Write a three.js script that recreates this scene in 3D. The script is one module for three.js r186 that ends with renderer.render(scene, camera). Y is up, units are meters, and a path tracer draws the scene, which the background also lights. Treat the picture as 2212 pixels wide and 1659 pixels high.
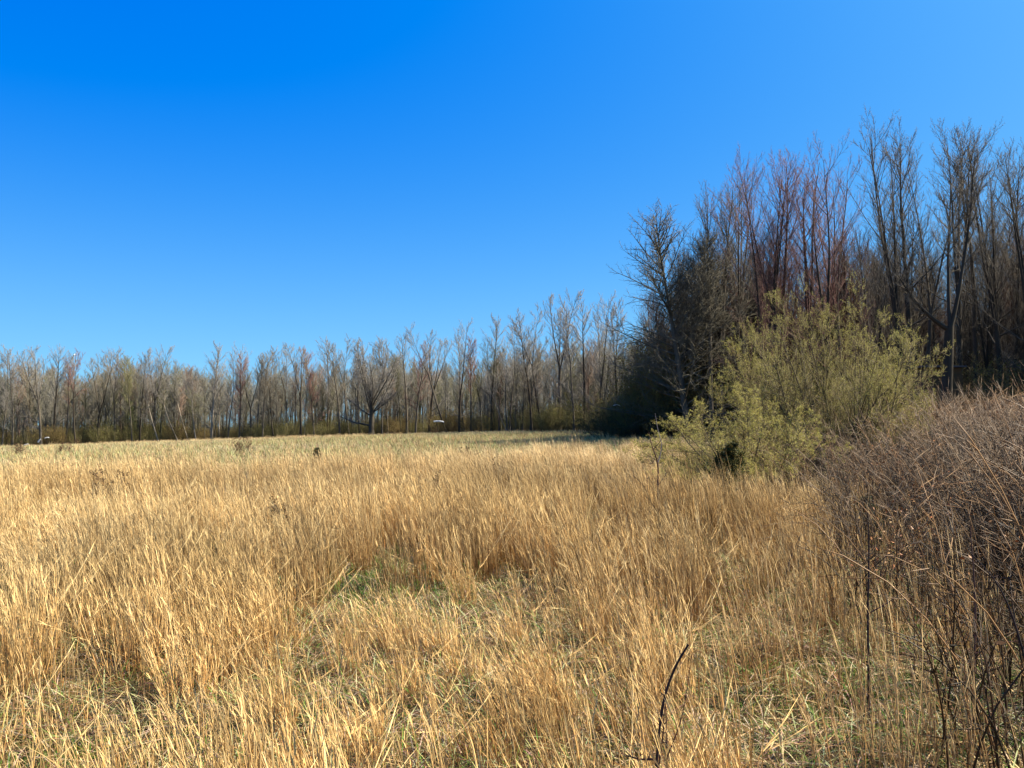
import * as THREE from 'three';
import { mergeGeometries } from 'three/addons/utils/BufferGeometryUtils.js';

// ------------------------------------------------------------ camera, sky, sun, exposure
const R = Math.PI / 180, EYE = 1.6, FOC = 1610, PITCH = 3.39 * R;
const scene = new THREE.Scene();
const camera = new THREE.PerspectiveCamera(2 * Math.atan(829.5 / FOC) / R, 4 / 3, 0.05, 3000);
camera.position.set(0, EYE, 0);
camera.rotation.set(PITCH, 0, 0);
const EXPOSURE = 3.1, SUN_AZ = 84 * R, SUN_EL = 49 * R, SUN = 5;
const sunDir = new THREE.Vector3(Math.sin(SUN_AZ) * Math.cos(SUN_EL), Math.sin(SUN_EL), -Math.cos(SUN_AZ) * Math.cos(SUN_EL));
{
  const W = 1024, H = 512, data = new Float32Array(W * H * 4);
  const deep = [0.0, 0.08, 0.76], mid = [0.0, 0.27, 1.08], light = [0.58, 1.03, 1.08];
  for (let j = 0; j < H; j++) for (let i = 0; i < W; i++) {
    const el = ((j + 0.5) / H - 0.5) * Math.PI, az = ((i + 0.5) / W - 0.5) * 2 * Math.PI;
    const y = Math.sin(el), x = Math.cos(el) * Math.cos(az), z = Math.cos(el) * Math.sin(az);
    const g = Math.acos(Math.min(1, x * sunDir.x + y * sunDir.y + z * sunDir.z)) / R, e = Math.max(0, el / R);
    let t = 1.15 * Math.exp(-e / 11.5) + 2.3 * Math.exp(-g / 24);
    t = 1 - Math.exp(-1.55 * t);
    const k = (j * W + i) * 4;
    for (let c = 0; c < 3; c++) {
      const v = c ? (1 - t) * (1 - t) * deep[c] + 2 * t * (1 - t) * mid[c] + t * t * light[c] : Math.max(0, 0.6 * Math.pow(t, 2.3) - 0.034);
      data[k + c] = (el < 0 ? [0.16, 0.13, 0.07][c] : v) / EXPOSURE;
    }
    data[k + 3] = 1;
  }
  const sky = new THREE.DataTexture(data, W, H, THREE.RGBAFormat, THREE.FloatType);
  sky.mapping = THREE.EquirectangularReflectionMapping; sky.magFilter = sky.minFilter = THREE.LinearFilter; sky.needsUpdate = true;
  scene.background = sky; scene.environment = sky;
}
const sun = new THREE.DirectionalLight(new THREE.Color().setRGB(1, 0.93, 0.80), SUN);
sun.name = 'sun'; sun.position.copy(sunDir).multiplyScalar(150); sun.castShadow = true;
Object.assign(sun.shadow.camera, { left: -130, right: 130, top: 130, bottom: -130, near: 1, far: 400 });
sun.shadow.mapSize.set(4096, 4096); scene.add(sun);
const renderer = new THREE.WebGLRenderer({ antialias: true });
renderer.setSize(1024, 768); renderer.toneMapping = THREE.LinearToneMapping; renderer.toneMappingExposure = EXPOSURE;
renderer.shadowMap.enabled = true;

// ------------------------------------------------------------ helpers
function rng(seed) { let a = seed >>> 0; return () => { a = (a + 0x6D2B79F5) >>> 0; let t = a; t = Math.imul(t ^ (t >>> 15), t | 1); t ^= t + Math.imul(t ^ (t >>> 7), t | 61); return ((t ^ (t >>> 14)) >>> 0) / 4294967296; }; }
const hash = (i, j) => { let h = Math.imul(i, 374761393) + Math.imul(j, 668265263); h = Math.imul(h ^ (h >>> 13), 1274126177); return ((h ^ (h >>> 16)) >>> 0) / 4294967296; };
function noise(x, y) { const i = Math.floor(x), j = Math.floor(y), u = x - i, v = y - j, a = u * u * (3 - 2 * u), b = v * v * (3 - 2 * v); const l = (p, q, t) => p + (q - p) * t; return l(l(hash(i, j), hash(i + 1, j), a), l(hash(i, j + 1), hash(i + 1, j + 1), a), b); }
const fbm = (x, y) => 0.5 * noise(x, y) + 0.3 * noise(x * 2.1 + 7, y * 2.1 + 3) + 0.2 * noise(x * 4.3 + 11, y * 4.3 + 5);
const smooth = (a, b, x) => { const t = Math.min(1, Math.max(0, (x - a) / (b - a))); return t * t * (3 - 2 * t); };
const V = (x, y, z) => new THREE.Vector3(x, y, z);
const lin = (r, g, b) => [r, g, b];
// the lie of the land: flat by the viewer, falling to the left and rising to the right towards the woods
function ground(x, z) {
  const d = Math.max(0, -z), xx = Math.max(-110, Math.min(80, x));
  return smooth(8, 95, d) * (1.0 + 0.033 * xx) + 0.5 * smooth(9, 26, x) * smooth(6, 26, d) + 0.12 * (fbm(x * 0.12 + 40, z * 0.12) - 0.5) * smooth(3, 12, d);
}
// a point of the land or air, authored from a bearing, a height angle and a distance
function ray(px, py) { const u = (px - 1106) / FOC, v = (829.5 - py) / FOC; return [u, v * Math.cos(PITCH) + Math.sin(PITCH), -Math.cos(PITCH) + v * Math.sin(PITCH)]; }
function spot(px, d) { const [u] = ray(px, 925); const x = u * d, z = -d; return V(x, ground(x, z), z); }
function rise(py, d) { const q = ray(1106, py); return EYE + q[1] / -q[2] * d; }

const used = new Map();
function numbered(name) { const n = used.get(name) || 0; used.set(name, n + 1); return n ? `${name}_${String(n).padStart(3, '0')}` : name; }
function tag(o, label, category, group, kind) { o.userData.label = label; if (category) o.userData.category = category; if (group) o.userData.group = group; if (kind) o.userData.kind = kind; return o; }
function thing(name, label, category, pos, turn = 0, group) { const o = new THREE.Group(); o.name = numbered(name); o.position.copy(pos); o.rotation.y = turn; scene.add(o); return tag(o, label, category, group); }
function part(name, geo, mat, parent) { const m = new THREE.Mesh(geo, mat); m.name = name; m.castShadow = m.receiveShadow = true; parent.add(m); return m; }

class MB { // gathers tubes, ribbons and leaves into one geometry
  constructor() { this.p = []; this.n = []; this.c = []; this.i = []; }
  tube(pts, rad, sides, c0, c1, mottle, rnd) {
    const m = pts.length, start = this.p.length / 3, t = V(), a = V(), b = V(), up = V(0, 1, 0), w = V();
    for (let k = 0; k < m; k++) {
      t.subVectors(pts[Math.min(m - 1, k + 1)], pts[Math.max(0, k - 1)]).normalize();
      if (k === 0) { a.crossVectors(t, Math.abs(t.y) > 0.9 ? V(1, 0, 0.2) : up).normalize(); } else a.addScaledVector(t, -a.dot(t)).normalize();
      b.crossVectors(t, a);
      const f = k / (m - 1), apex = k === m - 1 && sides < 5, cnt = apex ? 1 : sides;
      for (let s = 0; s < cnt; s++) {
        const an = s / sides * 2 * Math.PI, r = apex ? 0 : rad[k];
        if (apex) w.copy(t); else w.set(0, 0, 0).addScaledVector(a, Math.cos(an)).addScaledVector(b, Math.sin(an));
        this.p.push(pts[k].x + w.x * r, pts[k].y + w.y * r, pts[k].z + w.z * r); this.n.push(w.x, w.y, w.z);
        const q = mottle ? 1 + mottle * (rnd() - 0.5) : 1;
        this.c.push((c0[0] + (c1[0] - c0[0]) * f) * q, (c0[1] + (c1[1] - c0[1]) * f) * q, (c0[2] + (c1[2] - c0[2]) * f) * q);
      }
    }
    for (let k = 0; k < m - 1; k++) for (let s = 0; s < sides; s++) {
      const A = start + k * sides + s, B = start + k * sides + (s + 1) % sides;
      if (k === m - 2 && sides < 5) this.i.push(A, B, start + (m - 1) * sides);
      else this.i.push(A, B, B + sides, A, B + sides, A + sides);
    }
  }
  ribbon(pts, width, side, c0, c1) { // a flat grass leaf, pointed at its tip
    const m = pts.length, start = this.p.length / 3, n = V();
    for (let k = 0; k < m; k++) {
      const f = k / (m - 1), w = width * (k === m - 1 ? 0 : 1 - 0.5 * f) / 2, t = V().subVectors(pts[Math.min(m - 1, k + 1)], pts[Math.max(0, k - 1)]);
      n.crossVectors(side, t).normalize();
      const col = [0, 1, 2].map(q => c0[q] + (c1[q] - c0[q]) * f);
      for (const s of (k === m - 1 ? [0] : [-1, 1])) { this.p.push(pts[k].x + side.x * w * s, pts[k].y + side.y * w * s, pts[k].z + side.z * w * s); this.n.push(n.x, n.y, n.z); this.c.push(...col); }
    }
    for (let k = 0; k < m - 1; k++) { const A = start + 2 * k; if (k === m - 2) this.i.push(A, A + 1, A + 2); else this.i.push(A, A + 1, A + 3, A, A + 3, A + 2); }
  }
  leaf(p, d, s, len, wid, c) { // a small leaf: two triangles folded along the midrib
    const st = this.p.length / 3, n = V().crossVectors(s, d).normalize();
    const put = (q) => { this.p.push(q.x, q.y, q.z); this.n.push(n.x, n.y, n.z); this.c.push(...c); };
    put(p); put(V().copy(p).addScaledVector(d, len * 0.5).addScaledVector(s, wid / 2).addScaledVector(n, wid * 0.15)); put(V().copy(p).addScaledVector(d, len)); put(V().copy(p).addScaledVector(d, len * 0.5).addScaledVector(s, -wid / 2).addScaledVector(n, wid * 0.15));
    this.i.push(st, st + 1, st + 2, st, st + 2, st + 3);
  }
  geo() {
    const g = new THREE.BufferGeometry();
    g.setAttribute('position', new THREE.Float32BufferAttribute(this.p, 3)); g.setAttribute('normal', new THREE.Float32BufferAttribute(this.n, 3));
    g.setAttribute('color', new THREE.Float32BufferAttribute(this.c, 3)); g.setIndex(this.i); return g;
  }
}
const mat = (rough, tint = [1, 1, 1], extra = {}) => new THREE.MeshPhysicalMaterial({ vertexColors: true, roughness: rough, color: new THREE.Color().setRGB(...tint), side: THREE.DoubleSide, specularIntensity: 0.2, ...extra });
const M = {
  bark: mat(0.92, [0.82, 0.83, 0.84]), pale: mat(0.85, [2.1, 2.1, 2.1]), dark: mat(0.95, [0.4, 0.39, 0.37]),
  grey: mat(0.8, [1.0, 1.08, 1.2]), twig: mat(0.85, [0.6, 0.61, 0.6]), red: mat(0.8, [0.95, 0.6, 0.62]), mass: mat(0.85, [0.78, 0.83, 0.86]), brown: mat(0.85, [0.85, 0.84, 0.76]), olive: mat(0.85, [0.8, 0.88, 0.56]),
  leaf: mat(0.75, [1, 1, 1], { transmission: 0.35, thickness: 0 }), straw: mat(0.62), blade: mat(0.7), cane: mat(0.55, [1, 1, 1], { specularIntensity: 0.35 }), brush: mat(0.85), wood: mat(0.8),
};

// ------------------------------------------------------------ growth
function bent(d, angle, az, out = V()) { // d turned away by angle, at azimuth az about itself
  const a = V().crossVectors(d, Math.abs(d.y) > 0.9 ? V(1, 0, 0) : V(0, 1, 0)).normalize(), b = V().crossVectors(d, a);
  return out.copy(d).multiplyScalar(Math.cos(angle)).addScaledVector(a, Math.sin(angle) * Math.cos(az)).addScaledVector(b, Math.sin(angle) * Math.sin(az)).normalize();
}
// o: n[] children per level, len[] share of the parent's length, ang[] degrees, up[] pull upwards, gnarl[], seg[], sides[], rad[] thickness relative to the parent there, first[] where children begin
function grow(stems, o, rnd) {
  const trunk = new MB(), crown = new MB();
  let pitch = rnd() * 7;
  function branch(p0, d0, L, r, lv) {
    const q = Math.min(lv, o.seg.length - 1), ns = o.seg[q], pts = [p0.clone()], rad = [r], d = d0.clone(), dirs = [d.clone()];
    for (let k = 1; k <= ns; k++) {
      d.x += (rnd() - 0.5) * o.gnarl[q]; d.y += (rnd() - 0.5) * o.gnarl[q] + o.up[q] / ns; d.z += (rnd() - 0.5) * o.gnarl[q];
      if (o.wind) d.x -= o.wind[q] / ns;
      d.normalize(); pts.push(pts[k - 1].clone().addScaledVector(d, L / ns)); dirs.push(d.clone());
      const f = k / ns; rad.push(Math.max(o.thin || 0.002, r * (1 - f * (lv === 0 ? o.taper || 0.82 : 0.75))));
    }
    if (lv === 0 && o.flare) { rad[0] *= o.flare; }
    const T = Math.min(1, lv / 3), mix = (a, b, t) => a.map((v, i) => v + (b[i] - v) * t);
    (lv === 0 ? trunk : crown).tube(pts, rad, o.sides[q], mix(o.c0, o.c1, T), mix(o.c0, o.c1, Math.min(1, (lv + 1) / 3)), lv < 2 ? 0.5 : 0, rnd);
    if (lv < o.n.length) {
      const n = Math.max(1, Math.round(o.n[lv] * (0.8 + 0.4 * rnd()) * (lv ? 0.6 + 0.4 * L / (o.ref || L) : 1)));
      for (let c = 0; c < n; c++) {
        const t = o.first[lv] + (1 - o.first[lv]) * Math.pow((c + rnd() * 0.9) / n, o.bias || 1), s = Math.min(ns - 1e-4, t * ns), k = Math.floor(s), f = s - k;
        const p = pts[k].clone().lerp(pts[k + 1], f), rr = rad[k] + (rad[k + 1] - rad[k]) * f;
        pitch += 2.4 + (rnd() - 0.5) * 1.2;
        const shape = lv === 0 ? (o.shape ? o.shape(t) : 1.05 - 0.75 * t) : 1.1 - 0.6 * t;
        const cl = L * o.len[lv] * shape * (0.75 + 0.5 * rnd());
        branch(p, bent(dirs[k + 1], (o.ang[lv] + (rnd() - 0.5) * 26) * R * (lv === 0 && o.angTop ? 1 + (o.angTop - 1) * t : 1), pitch), cl, Math.max(o.thin || 0.002, Math.min(rr * 0.8, r * o.rad[lv])), lv + 1);
      }
    } else if (o.leaves) {
      for (let c = 0; c < o.leaves; c++) {
        const t = rnd() * ns * 0.999, k = Math.floor(t), p = pts[k].clone().lerp(pts[k + 1], t - k), dd = bent(dirs[k + 1], (25 + rnd() * 50) * R, rnd() * 6.28), sd = bent(dd, 90 * R, rnd() * 6.28), g = 0.7 + 0.6 * rnd();
        crown.leaf(p, dd, sd, o.leafLen * (0.6 + 0.8 * rnd()), o.leafWid * (0.7 + 0.6 * rnd()), (rnd() < (o.leafMix || 0) ? o.lc2 : o.lc).map(v => v * g));
      }
    }
  }
  for (const s of stems) branch(s.p, s.d.clone().normalize(), s.L, s.r, 0);
  return { trunk: trunk.geo(), crown: crown.geo() };
}
const C0 = lin(0.115, 0.093, 0.066), C1 = lin(0.19, 0.155, 0.115);
// a forest tree of unit design: a bole that may fork into ascending leaders
function forestTree(seed, p) {
  const rnd = rng(seed), { H = 15, r = 0.2, fork = 0.4, leaders = 2, spread = 14, lean = 0, low = 0.35 } = p, stems = [];
  const o = { c0: C0, c1: C1, n: p.n || [36, 8, 7], len: p.len || [0.33, 0.42, 0.44], ang: p.ang || [44, 36, 36], up: p.up || [0.4, 0.5, 0.4, 0.3], gnarl: p.gnarl || [0.11, 0.17, 0.24, 0.3], seg: p.seg || [9, 5, 3, 2], sides: [7, 4, 3, 3], rad: [0.26, 0.42, 0.5], first: [0.04, 0.12, 0.08], thin: p.thin || 0.006, taper: 0.9, shape: t => 0.7 + 0.45 * Math.sin(Math.PI * t) - 0.28 * t };
  const ld = V(lean, 1, (rnd() - 0.5) * 0.1).normalize(), bolePts = [V(0, -0.3, 0)], boleRad = [r * 1.55], d = ld.clone(), nb = 7, bl = H * fork;
  for (let k = 1; k <= nb; k++) { d.x += (rnd() - 0.5) * 0.06 - lean * 0.04; d.z += (rnd() - 0.5) * 0.06; d.normalize(); bolePts.push(bolePts[k - 1].clone().addScaledVector(d, (bl + 0.3) / nb)); boleRad.push(r * (1 - 0.3 * k / nb) * (k === 1 ? 1.1 : 1)); }
  const top = bolePts[nb], az0 = rnd() * 6.28;
  for (let k = 0; k < leaders; k++) stems.push({ p: top.clone().addScaledVector(d, -0.1), d: bent(d, leaders === 1 ? 0.03 : (spread * (1.0 + 0.8 * rnd())) * R, az0 + k * 6.28 / leaders), L: H * (1 - fork) * (k ? 0.8 + 0.22 * rnd() : 1), r: r * (leaders === 1 ? 0.66 : 0.46) });
  const g = grow(stems, { ...o, n: [Math.round(o.n[0] / leaders) + 6, o.n[1], o.n[2]] }, rnd), bole = new MB(), side = [];
  bole.tube(bolePts, boleRad, 8, C0, C0, 0.5, rnd);
  const nl = p.lowLimbs ?? 4;
  for (let k = 0; k < nl; k++) { const f = low + (1 - low) * rnd(), i = Math.min(nb - 1, Math.floor(f * nb)); side.push({ p: bolePts[i].clone().lerp(bolePts[i + 1], f * nb - i), d: bent(ld, (50 + 25 * rnd()) * R, rnd() * 6.28), L: H * (0.14 + 0.14 * rnd()), r: r * 0.26 }); }
  let trunk = mergeGeometries([bole.geo(), g.trunk]), crown = g.crown;
  if (nl) { const s = grow(side, { ...o, n: [9, 9], len: [0.4, 0.45], ang: [45, 40], up: [0.5, 0.35, 0.2], gnarl: [0.2, 0.24, 0.3], seg: [5, 3, 1], sides: [4, 3, 3] }, rnd); crown = mergeGeometries([crown, s.trunk, s.crown]); }
  trunk.computeBoundingBox(); crown.computeBoundingBox();
  return { trunk, crown, H: Math.max(trunk.boundingBox.max.y, crown.boundingBox.max.y) };
}

// ------------------------------------------------------------ ground
{
  const pos = [], col = [], uv = [], idx = [], xs = [], zs = [];
  const line = (a, b, n0, list) => { for (let k = 0; k <= n0; k++) list.push(a + (b - a) * k / n0); };
  const half = []; line(0, 14, 56, half); line(15, 60, 45, half); line(64, 160, 24, half); line(200, 1500, 13, half);
  for (let k = half.length - 1; k > 0; k--) xs.push(-half[k]); xs.push(...half);
  for (let k = half.length - 1; k > 0; k--) zs.push(-half[k]); line(0, 12, 12, zs); zs.push(40, 120, 500, 1500);
  for (const z of zs) for (const x of xs) {
    pos.push(x, ground(x, z), z); uv.push(x, z);
    const d = Math.hypot(x, z), g = smooth(0.45, 0.62, fbm(x * 0.8 + 3, z * 0.8 + 9)), far = smooth(34, 50, -z);
    const tan = [0.075, 0.05, 0.022], green = [0.028, 0.04, 0.009], w = 0.7 * g * (1 - 0.8 * far), wood = smooth(8, 13, x - 3 + 0.2 * (d - 30)) * smooth(28, 40, d);
    for (let c = 0; c < 3; c++) col.push((tan[c] * (1 - w) + green[c] * w) * (1 - wood) + [0.15, 0.10, 0.06][c] * wood);
  }
  const nx = xs.length;
  for (let j = 0; j < zs.length - 1; j++) for (let i = 0; i < nx - 1; i++) { const a = j * nx + i; idx.push(a, a + nx, a + 1, a + 1, a + nx, a + nx + 1); }
  const g = new THREE.BufferGeometry();
  g.setAttribute('position', new THREE.Float32BufferAttribute(pos, 3)); g.setAttribute('color', new THREE.Float32BufferAttribute(col, 3)); g.setAttribute('uv', new THREE.Float32BufferAttribute(uv, 2)); g.setIndex(idx); g.computeVertexNormals();
  const N = 1024, px = new Uint8Array(N * N * 4), hp = new Float32Array(N * N), rnd = rng(5);
  for (let k = 0; k < N * N; k++) hp[k] = 0.35 + 0.2 * rnd();
  for (let s = 0; s < 30000; s++) { // flattened straws lying across each other
    let x = rnd() * N, y = rnd() * N; const a = rnd() * 6.28, L = 15 + rnd() * 55, v = 0.35 + 0.65 * rnd(); let da = (rnd() - 0.5) * 0.03, an = a;
    for (let q = 0; q < L; q++) { x += Math.cos(an); y += Math.sin(an); an += da; hp[((Math.floor(y) & (N - 1)) * N) + (Math.floor(x) & (N - 1))] = v; }
  }
  for (let k = 0; k < N * N; k++) { const v = hp[k]; px[k * 4] = 255 * Math.min(1, 0.35 + 0.65 * v); px[k * 4 + 1] = 255 * Math.min(1, 0.34 + 0.63 * v); px[k * 4 + 2] = 255 * Math.min(1, 0.30 + 0.6 * v); px[k * 4 + 3] = 255; }
  const t = new THREE.DataTexture(px, N, N); t.wrapS = t.wrapT = THREE.RepeatWrapping; t.magFilter = THREE.LinearFilter; t.colorSpace = THREE.SRGBColorSpace; t.repeat.set(1 / 2.3, 1 / 2.3); t.needsUpdate = true;
  const b = t.clone(); b.colorSpace = THREE.NoColorSpace; b.needsUpdate = true;
  const m = new THREE.Mesh(g, new THREE.MeshStandardMaterial({ vertexColors: true, map: t, bumpMap: b, bumpScale: 0.012, roughness: 0.95 }));
  m.name = 'ground'; m.receiveShadow = true; tag(m, 'field ground matted with flattened straw and short green grass', null, null, 'structure'); scene.add(m);
}

// ------------------------------------------------------------ far wood
const farKinds = [], NFAR = 9;
for (let k = 0; k < NFAR; k++) farKinds.push(forestTree(100 + k, { H: 15, r: 0.13 + 0.04 * (k % 3), fork: 0.34 + 0.05 * (k % 4), leaders: k === 2 ? 3 : k === 8 || k === 3 ? 2 : 1, spread: 6 + 2 * (k % 3), lean: 0, n: [30, 8, 11], len: [0.3, 0.42, 0.44], up: [0.2, 0.6, 0.45, 0.3], seg: [8, 4, 2, 1], thin: 0.011 }));
const leanKinds = [0, 1, 2].map(k => forestTree(140 + k, { H: 15, r: 0.13, fork: 0.55, leaders: 2, spread: 10, lean: -0.2 - 0.16 * k, n: [24, 8, 10], seg: [8, 4, 2, 1], thin: 0.011, lowLimbs: 2 }));
function plantTree(name, kind, px, d, topPy, label, group, turn, barkMat, crownMat, wide = 1, flip = 1) {
  const at = spot(px, d), s = (rise(topPy, d) - at.y) / kind.H * 1.04;
  const t = thing(name, label, 'tree', at, turn, group);
  t.scale.set(s * wide * flip, s, s * wide);
  part('trunk', kind.trunk, barkMat, t); part('crown', kind.crown, crownMat, t);
  return t;
}
const farD = px => px < 800 ? 112 - 3 * Math.sin(px * 0.013) : px < 1000 ? 112 - (px - 800) * 0.075 : 97 - (px - 1000) * 0.085;
const GF = 'bare trees along the front of the far wood';
// [bearing, top, design, bark, crown, label]  (design 'l' = leaning)
const far = [
  [8, 757, 0, 'bark', 'grey', 'bare tree at the left end of the far wood, trunk cut by the picture edge'],
  [31, 750, 1, 'bark', 'grey', 'slim grey tree second from the left end of the far wood'],
  [60, 762, 4, 'dark', 'brown', 'brownish thick-set tree beside the pale fallen logs at far left'],
  [92, 756, 2, 'bark', 'grey', 'grey bare tree just right of the pale fallen logs at far left'],
  [119, 749, 5, 'dark', 'grey', 'wide-crowned bare tree with dark trunk behind the dark weed stake'],
  [143, 764, 7, 'bark', 'brown', 'small brown-twigged tree between two wide crowns at far left'],
  [168, 757, 'l0', 'dark', 'red', 'dark trunk tree tilted to the left with reddish twigs'],
  [214, 753, 8, 'dark', 'brown', 'stout dark tree with thick trunk and a low limb reaching left, far left wood'],
  [249, 757, 3, 'bark', 'grey', 'twin-stemmed grey tree right of the stout dark tree'],
  [288, 771, 6, 'bark', 'olive', 'low olive tinged tree in front of green understory'],
  [304, 764, 1, 'dark', 'grey', 'narrow dark trunk tree just left of the tall vase-shaped tree'],
  [335, 753, 2, 'bark', 'grey', 'tall vase-shaped tree standing above its neighbours at left'],
  [347, 800, 'l1', 'pale', 'grey', 'first pale leaning trunk, leftmost of the white tilted trees'],
  [390, 805, 'l2', 'pale', 'grey', 'strongly tilted white trunk, second of the white tilted trees'],
  [411, 800, 'l1', 'pale', 'grey', 'white tilted trunk beside the reddish understory, third of its kind'],
  [427, 792, 'l0', 'pale', 'grey', 'rightmost of the white tilted trunks, next to tall white clump'],
  [459, 741, 5, 'pale', 'grey', 'tall tree with several white stems, tallest in the left half of the wood'],
  [475, 775, 4, 'pale', 'grey', 'short white-stemmed tree right beside the tall white clump'],
  [494, 760, 0, 'bark', 'grey', 'thin grey tree right of the white-stemmed clump'],
  [518, 768, 7, 'bark', 'red', 'rosy-twigged small tree between grey ones, left of centre'],
  [543, 744, 8, 'bark', 'grey', 'pale-twigged tree with curved double trunk, left of centre'],
  [568, 762, 6, 'bark', 'brown', 'brown-twigged straight tree left of the tilted dark trunk'],
  [594, 754, 'l0', 'dark', 'brown', 'dark tilted tree with two parallel trunks left of the gnarled tree'],
  [622, 750, 3, 'bark', 'grey', 'slender grey tree close to the left of the gnarled tree'],
  [651, 744, 2, 'dark', 'brown', 'gnarled dark tree with low crooked branches, left of centre'],
  [680, 752, 4, 'bark', 'red', 'small red-budded tree between the gnarled tree and the straight pole tree'],
  [708, 729, 0, 'dark', 'grey', 'tall straight pole-like tree rising clear of its neighbours'],
  [735, 740, 1, 'bark', 'brown', 'thin tree close to the right of the pole-like tree'],
  [757, 727, 'l0', 'bark', 'grey', 'tree tilted left behind the low limb of the spreading oak'],
  [778, 735, 7, 'bark', 'grey', 'slim tree half hidden behind the left side of the spreading oak'],
  [826, 740, 3, 'bark', 'brown', 'thin straight trunk directly right of the spreading oak'],
  [839, 733, 6, 'bark', 'grey', 'second thin straight trunk right of the spreading oak'],
  [879, 723, 5, 'bark', 'grey', 'upright tree with a narrow feathery crown left of the thick dark trunk'],
  [898, 738, 1, 'bark', 'red', 'rosy slim tree crowded against the thick dark trunk'],
  [927, 731, 2, 'dark', 'grey', 'thick dark trunk tree just left of the white bar'],
  [968, 705, 'l1', 'bark', 'grey', 'tilted bare tree right of the white bar'],
  [993, 697, 8, 'dark', 'grey', 'tall double-trunked tree with broad crown right of the white bar'],
  [1018, 730, 7, 'bark', 'red', 'short reddish tree in the dip between two tall crowns'],
  [1062, 683, 5, 'dark', 'grey', 'tall plume-shaped tree with thick dark foot, right of centre'],
  [1098, 800, 'l2', 'pale', 'grey', 'thin trunk fallen aslant against the plume-shaped tree'],
  [1101, 699, 0, 'bark', 'grey', 'narrow pole tree in the gap right of the plume-shaped tree'],
  [1128, 735, 4, 'bark', 'brown', 'low brown tree right of the narrow pole tree'],
  [1149, 676, 1, 'dark', 'grey', 'very slim tall tree with pointed top, right of centre'],
  [1174, 668, 'l0', 'dark', 'grey', 'tall tree tilted left in front of the high crowns'],
  [1209, 641, 2, 'bark', 'grey', 'highest vase-shaped crown of the far wood'],
  [1241, 665, 6, 'bark', 'grey', 'tree standing between the highest crown and the twin tops'],
  [1262, 651, 5, 'dark', 'grey', 'upright tree with twin tops right of the highest crown'],
  [1297, 643, 8, 'bark', 'grey', 'broad tall tree beside the dark mass of the near wood'],
  [1330, 652, 3, 'dark', 'grey', 'last far tree before the dark low-branched tree'],
];
far.forEach(([px, top, k, b, c, label], i) => {
  const kind = typeof k === 'string' ? leanKinds[+k[1]] : farKinds[k];
  plantTree('woodland_tree', kind, px, farD(px) + (i % 3) * 1.5, top, label, GF, typeof k === 'string' ? (i % 2 ? 0.15 : -0.15) : i * 1.7, M[b], M[c]);
});
// the lone spreading oak
{
  const rnd = rng(77), stems = [], H = 14.5;
  const o = { c0: C0, c1: C1, n: [16, 8, 10], len: [0.4, 0.42, 0.42], ang: [38, 36, 38], up: [0.3, 0.4, 0.3, 0.2], gnarl: [0.22, 0.26, 0.28, 0.3], seg: [8, 5, 2, 1], sides: [6, 4, 3, 3], rad: [0.28, 0.45, 0.5], first: [0.14, 0.12, 0.08], thin: 0.011, taper: 0.85 };
  for (let k = 0; k < 12; k++) { const a = k * 2.4, tilt = 8 + 36 * ((k * 0.37) % 1); stems.push({ p: V(0, 3.0 + 0.22 * k, 0), d: bent(V(0, 1, 0), tilt * R, a), L: (H - 3.5) * (0.92 - 0.2 * tilt / 54), r: 0.12 }); }
  stems.push({ p: V(0, 1.7, 0), d: V(-1, 0.28, 0.2), L: 6.2, r: 0.17 }, { p: V(0, 3.2, 0), d: V(-1, 0.5, -0.3), L: 5.5, r: 0.13 }, { p: V(0, 3.6, 0), d: V(1, 0.55, 0.2), L: 5.5, r: 0.13 });
  const g = grow(stems, o, rnd), bole = new MB();
  bole.tube([V(0, -0.3, 0), V(0, 0.35, 0), V(-0.02, 1.2, 0), V(0.03, 2.6, 0), V(0, 4.2, 0), V(-0.08, 6.5, 0)], [0.85, 0.58, 0.45, 0.46, 0.36, 0.2], 9, C0, C0, 0.5, rnd);
  g.crown.computeBoundingBox();
  const d = 106, at = spot(803, d), t = thing('spreading_oak', 'broad spreading oak with stout trunk and low left limb, alone before the far wood', 'tree', at);
  const s = (rise(724, d) - at.y) / g.crown.boundingBox.max.y; t.scale.set(s * 0.88, s, s * 0.88);
  part('trunk', mergeGeometries([bole.geo(), g.trunk]), M.twig, t); part('crown', g.crown, M.grey, t);
}
function scatter(name, geos, mats, list, parent, tintJitter = 0.25) { // list: [x,y,z,turn,sx,sy,kind,tint]
  const dummy = new THREE.Object3D(), c = new THREE.Color();
  geos.forEach((g, k) => {
    const own = list.filter(e => e[6] === k); if (!own.length) return;
    const m = new THREE.InstancedMesh(g, Array.isArray(mats) ? mats[k % mats.length] : mats, own.length); m.name = name; m.castShadow = m.receiveShadow = true;
    own.forEach((e, i) => { dummy.position.set(e[0], e[1], e[2]); dummy.rotation.set(e[8] || 0, e[3], e[9] || 0); dummy.scale.set(e[4], e[5], e[4]); dummy.updateMatrix(); m.setMatrixAt(i, dummy.matrix); const t = e[7] || [1, 1, 1]; m.setColorAt(i, c.setRGB(t[0], t[1], t[2])); });
    parent.add(m);
  });
}
function stuff(name, label, category) { const g = new THREE.Group(); g.name = numbered(name); scene.add(g); return tag(g, label, category, null, 'stuff'); }
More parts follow.
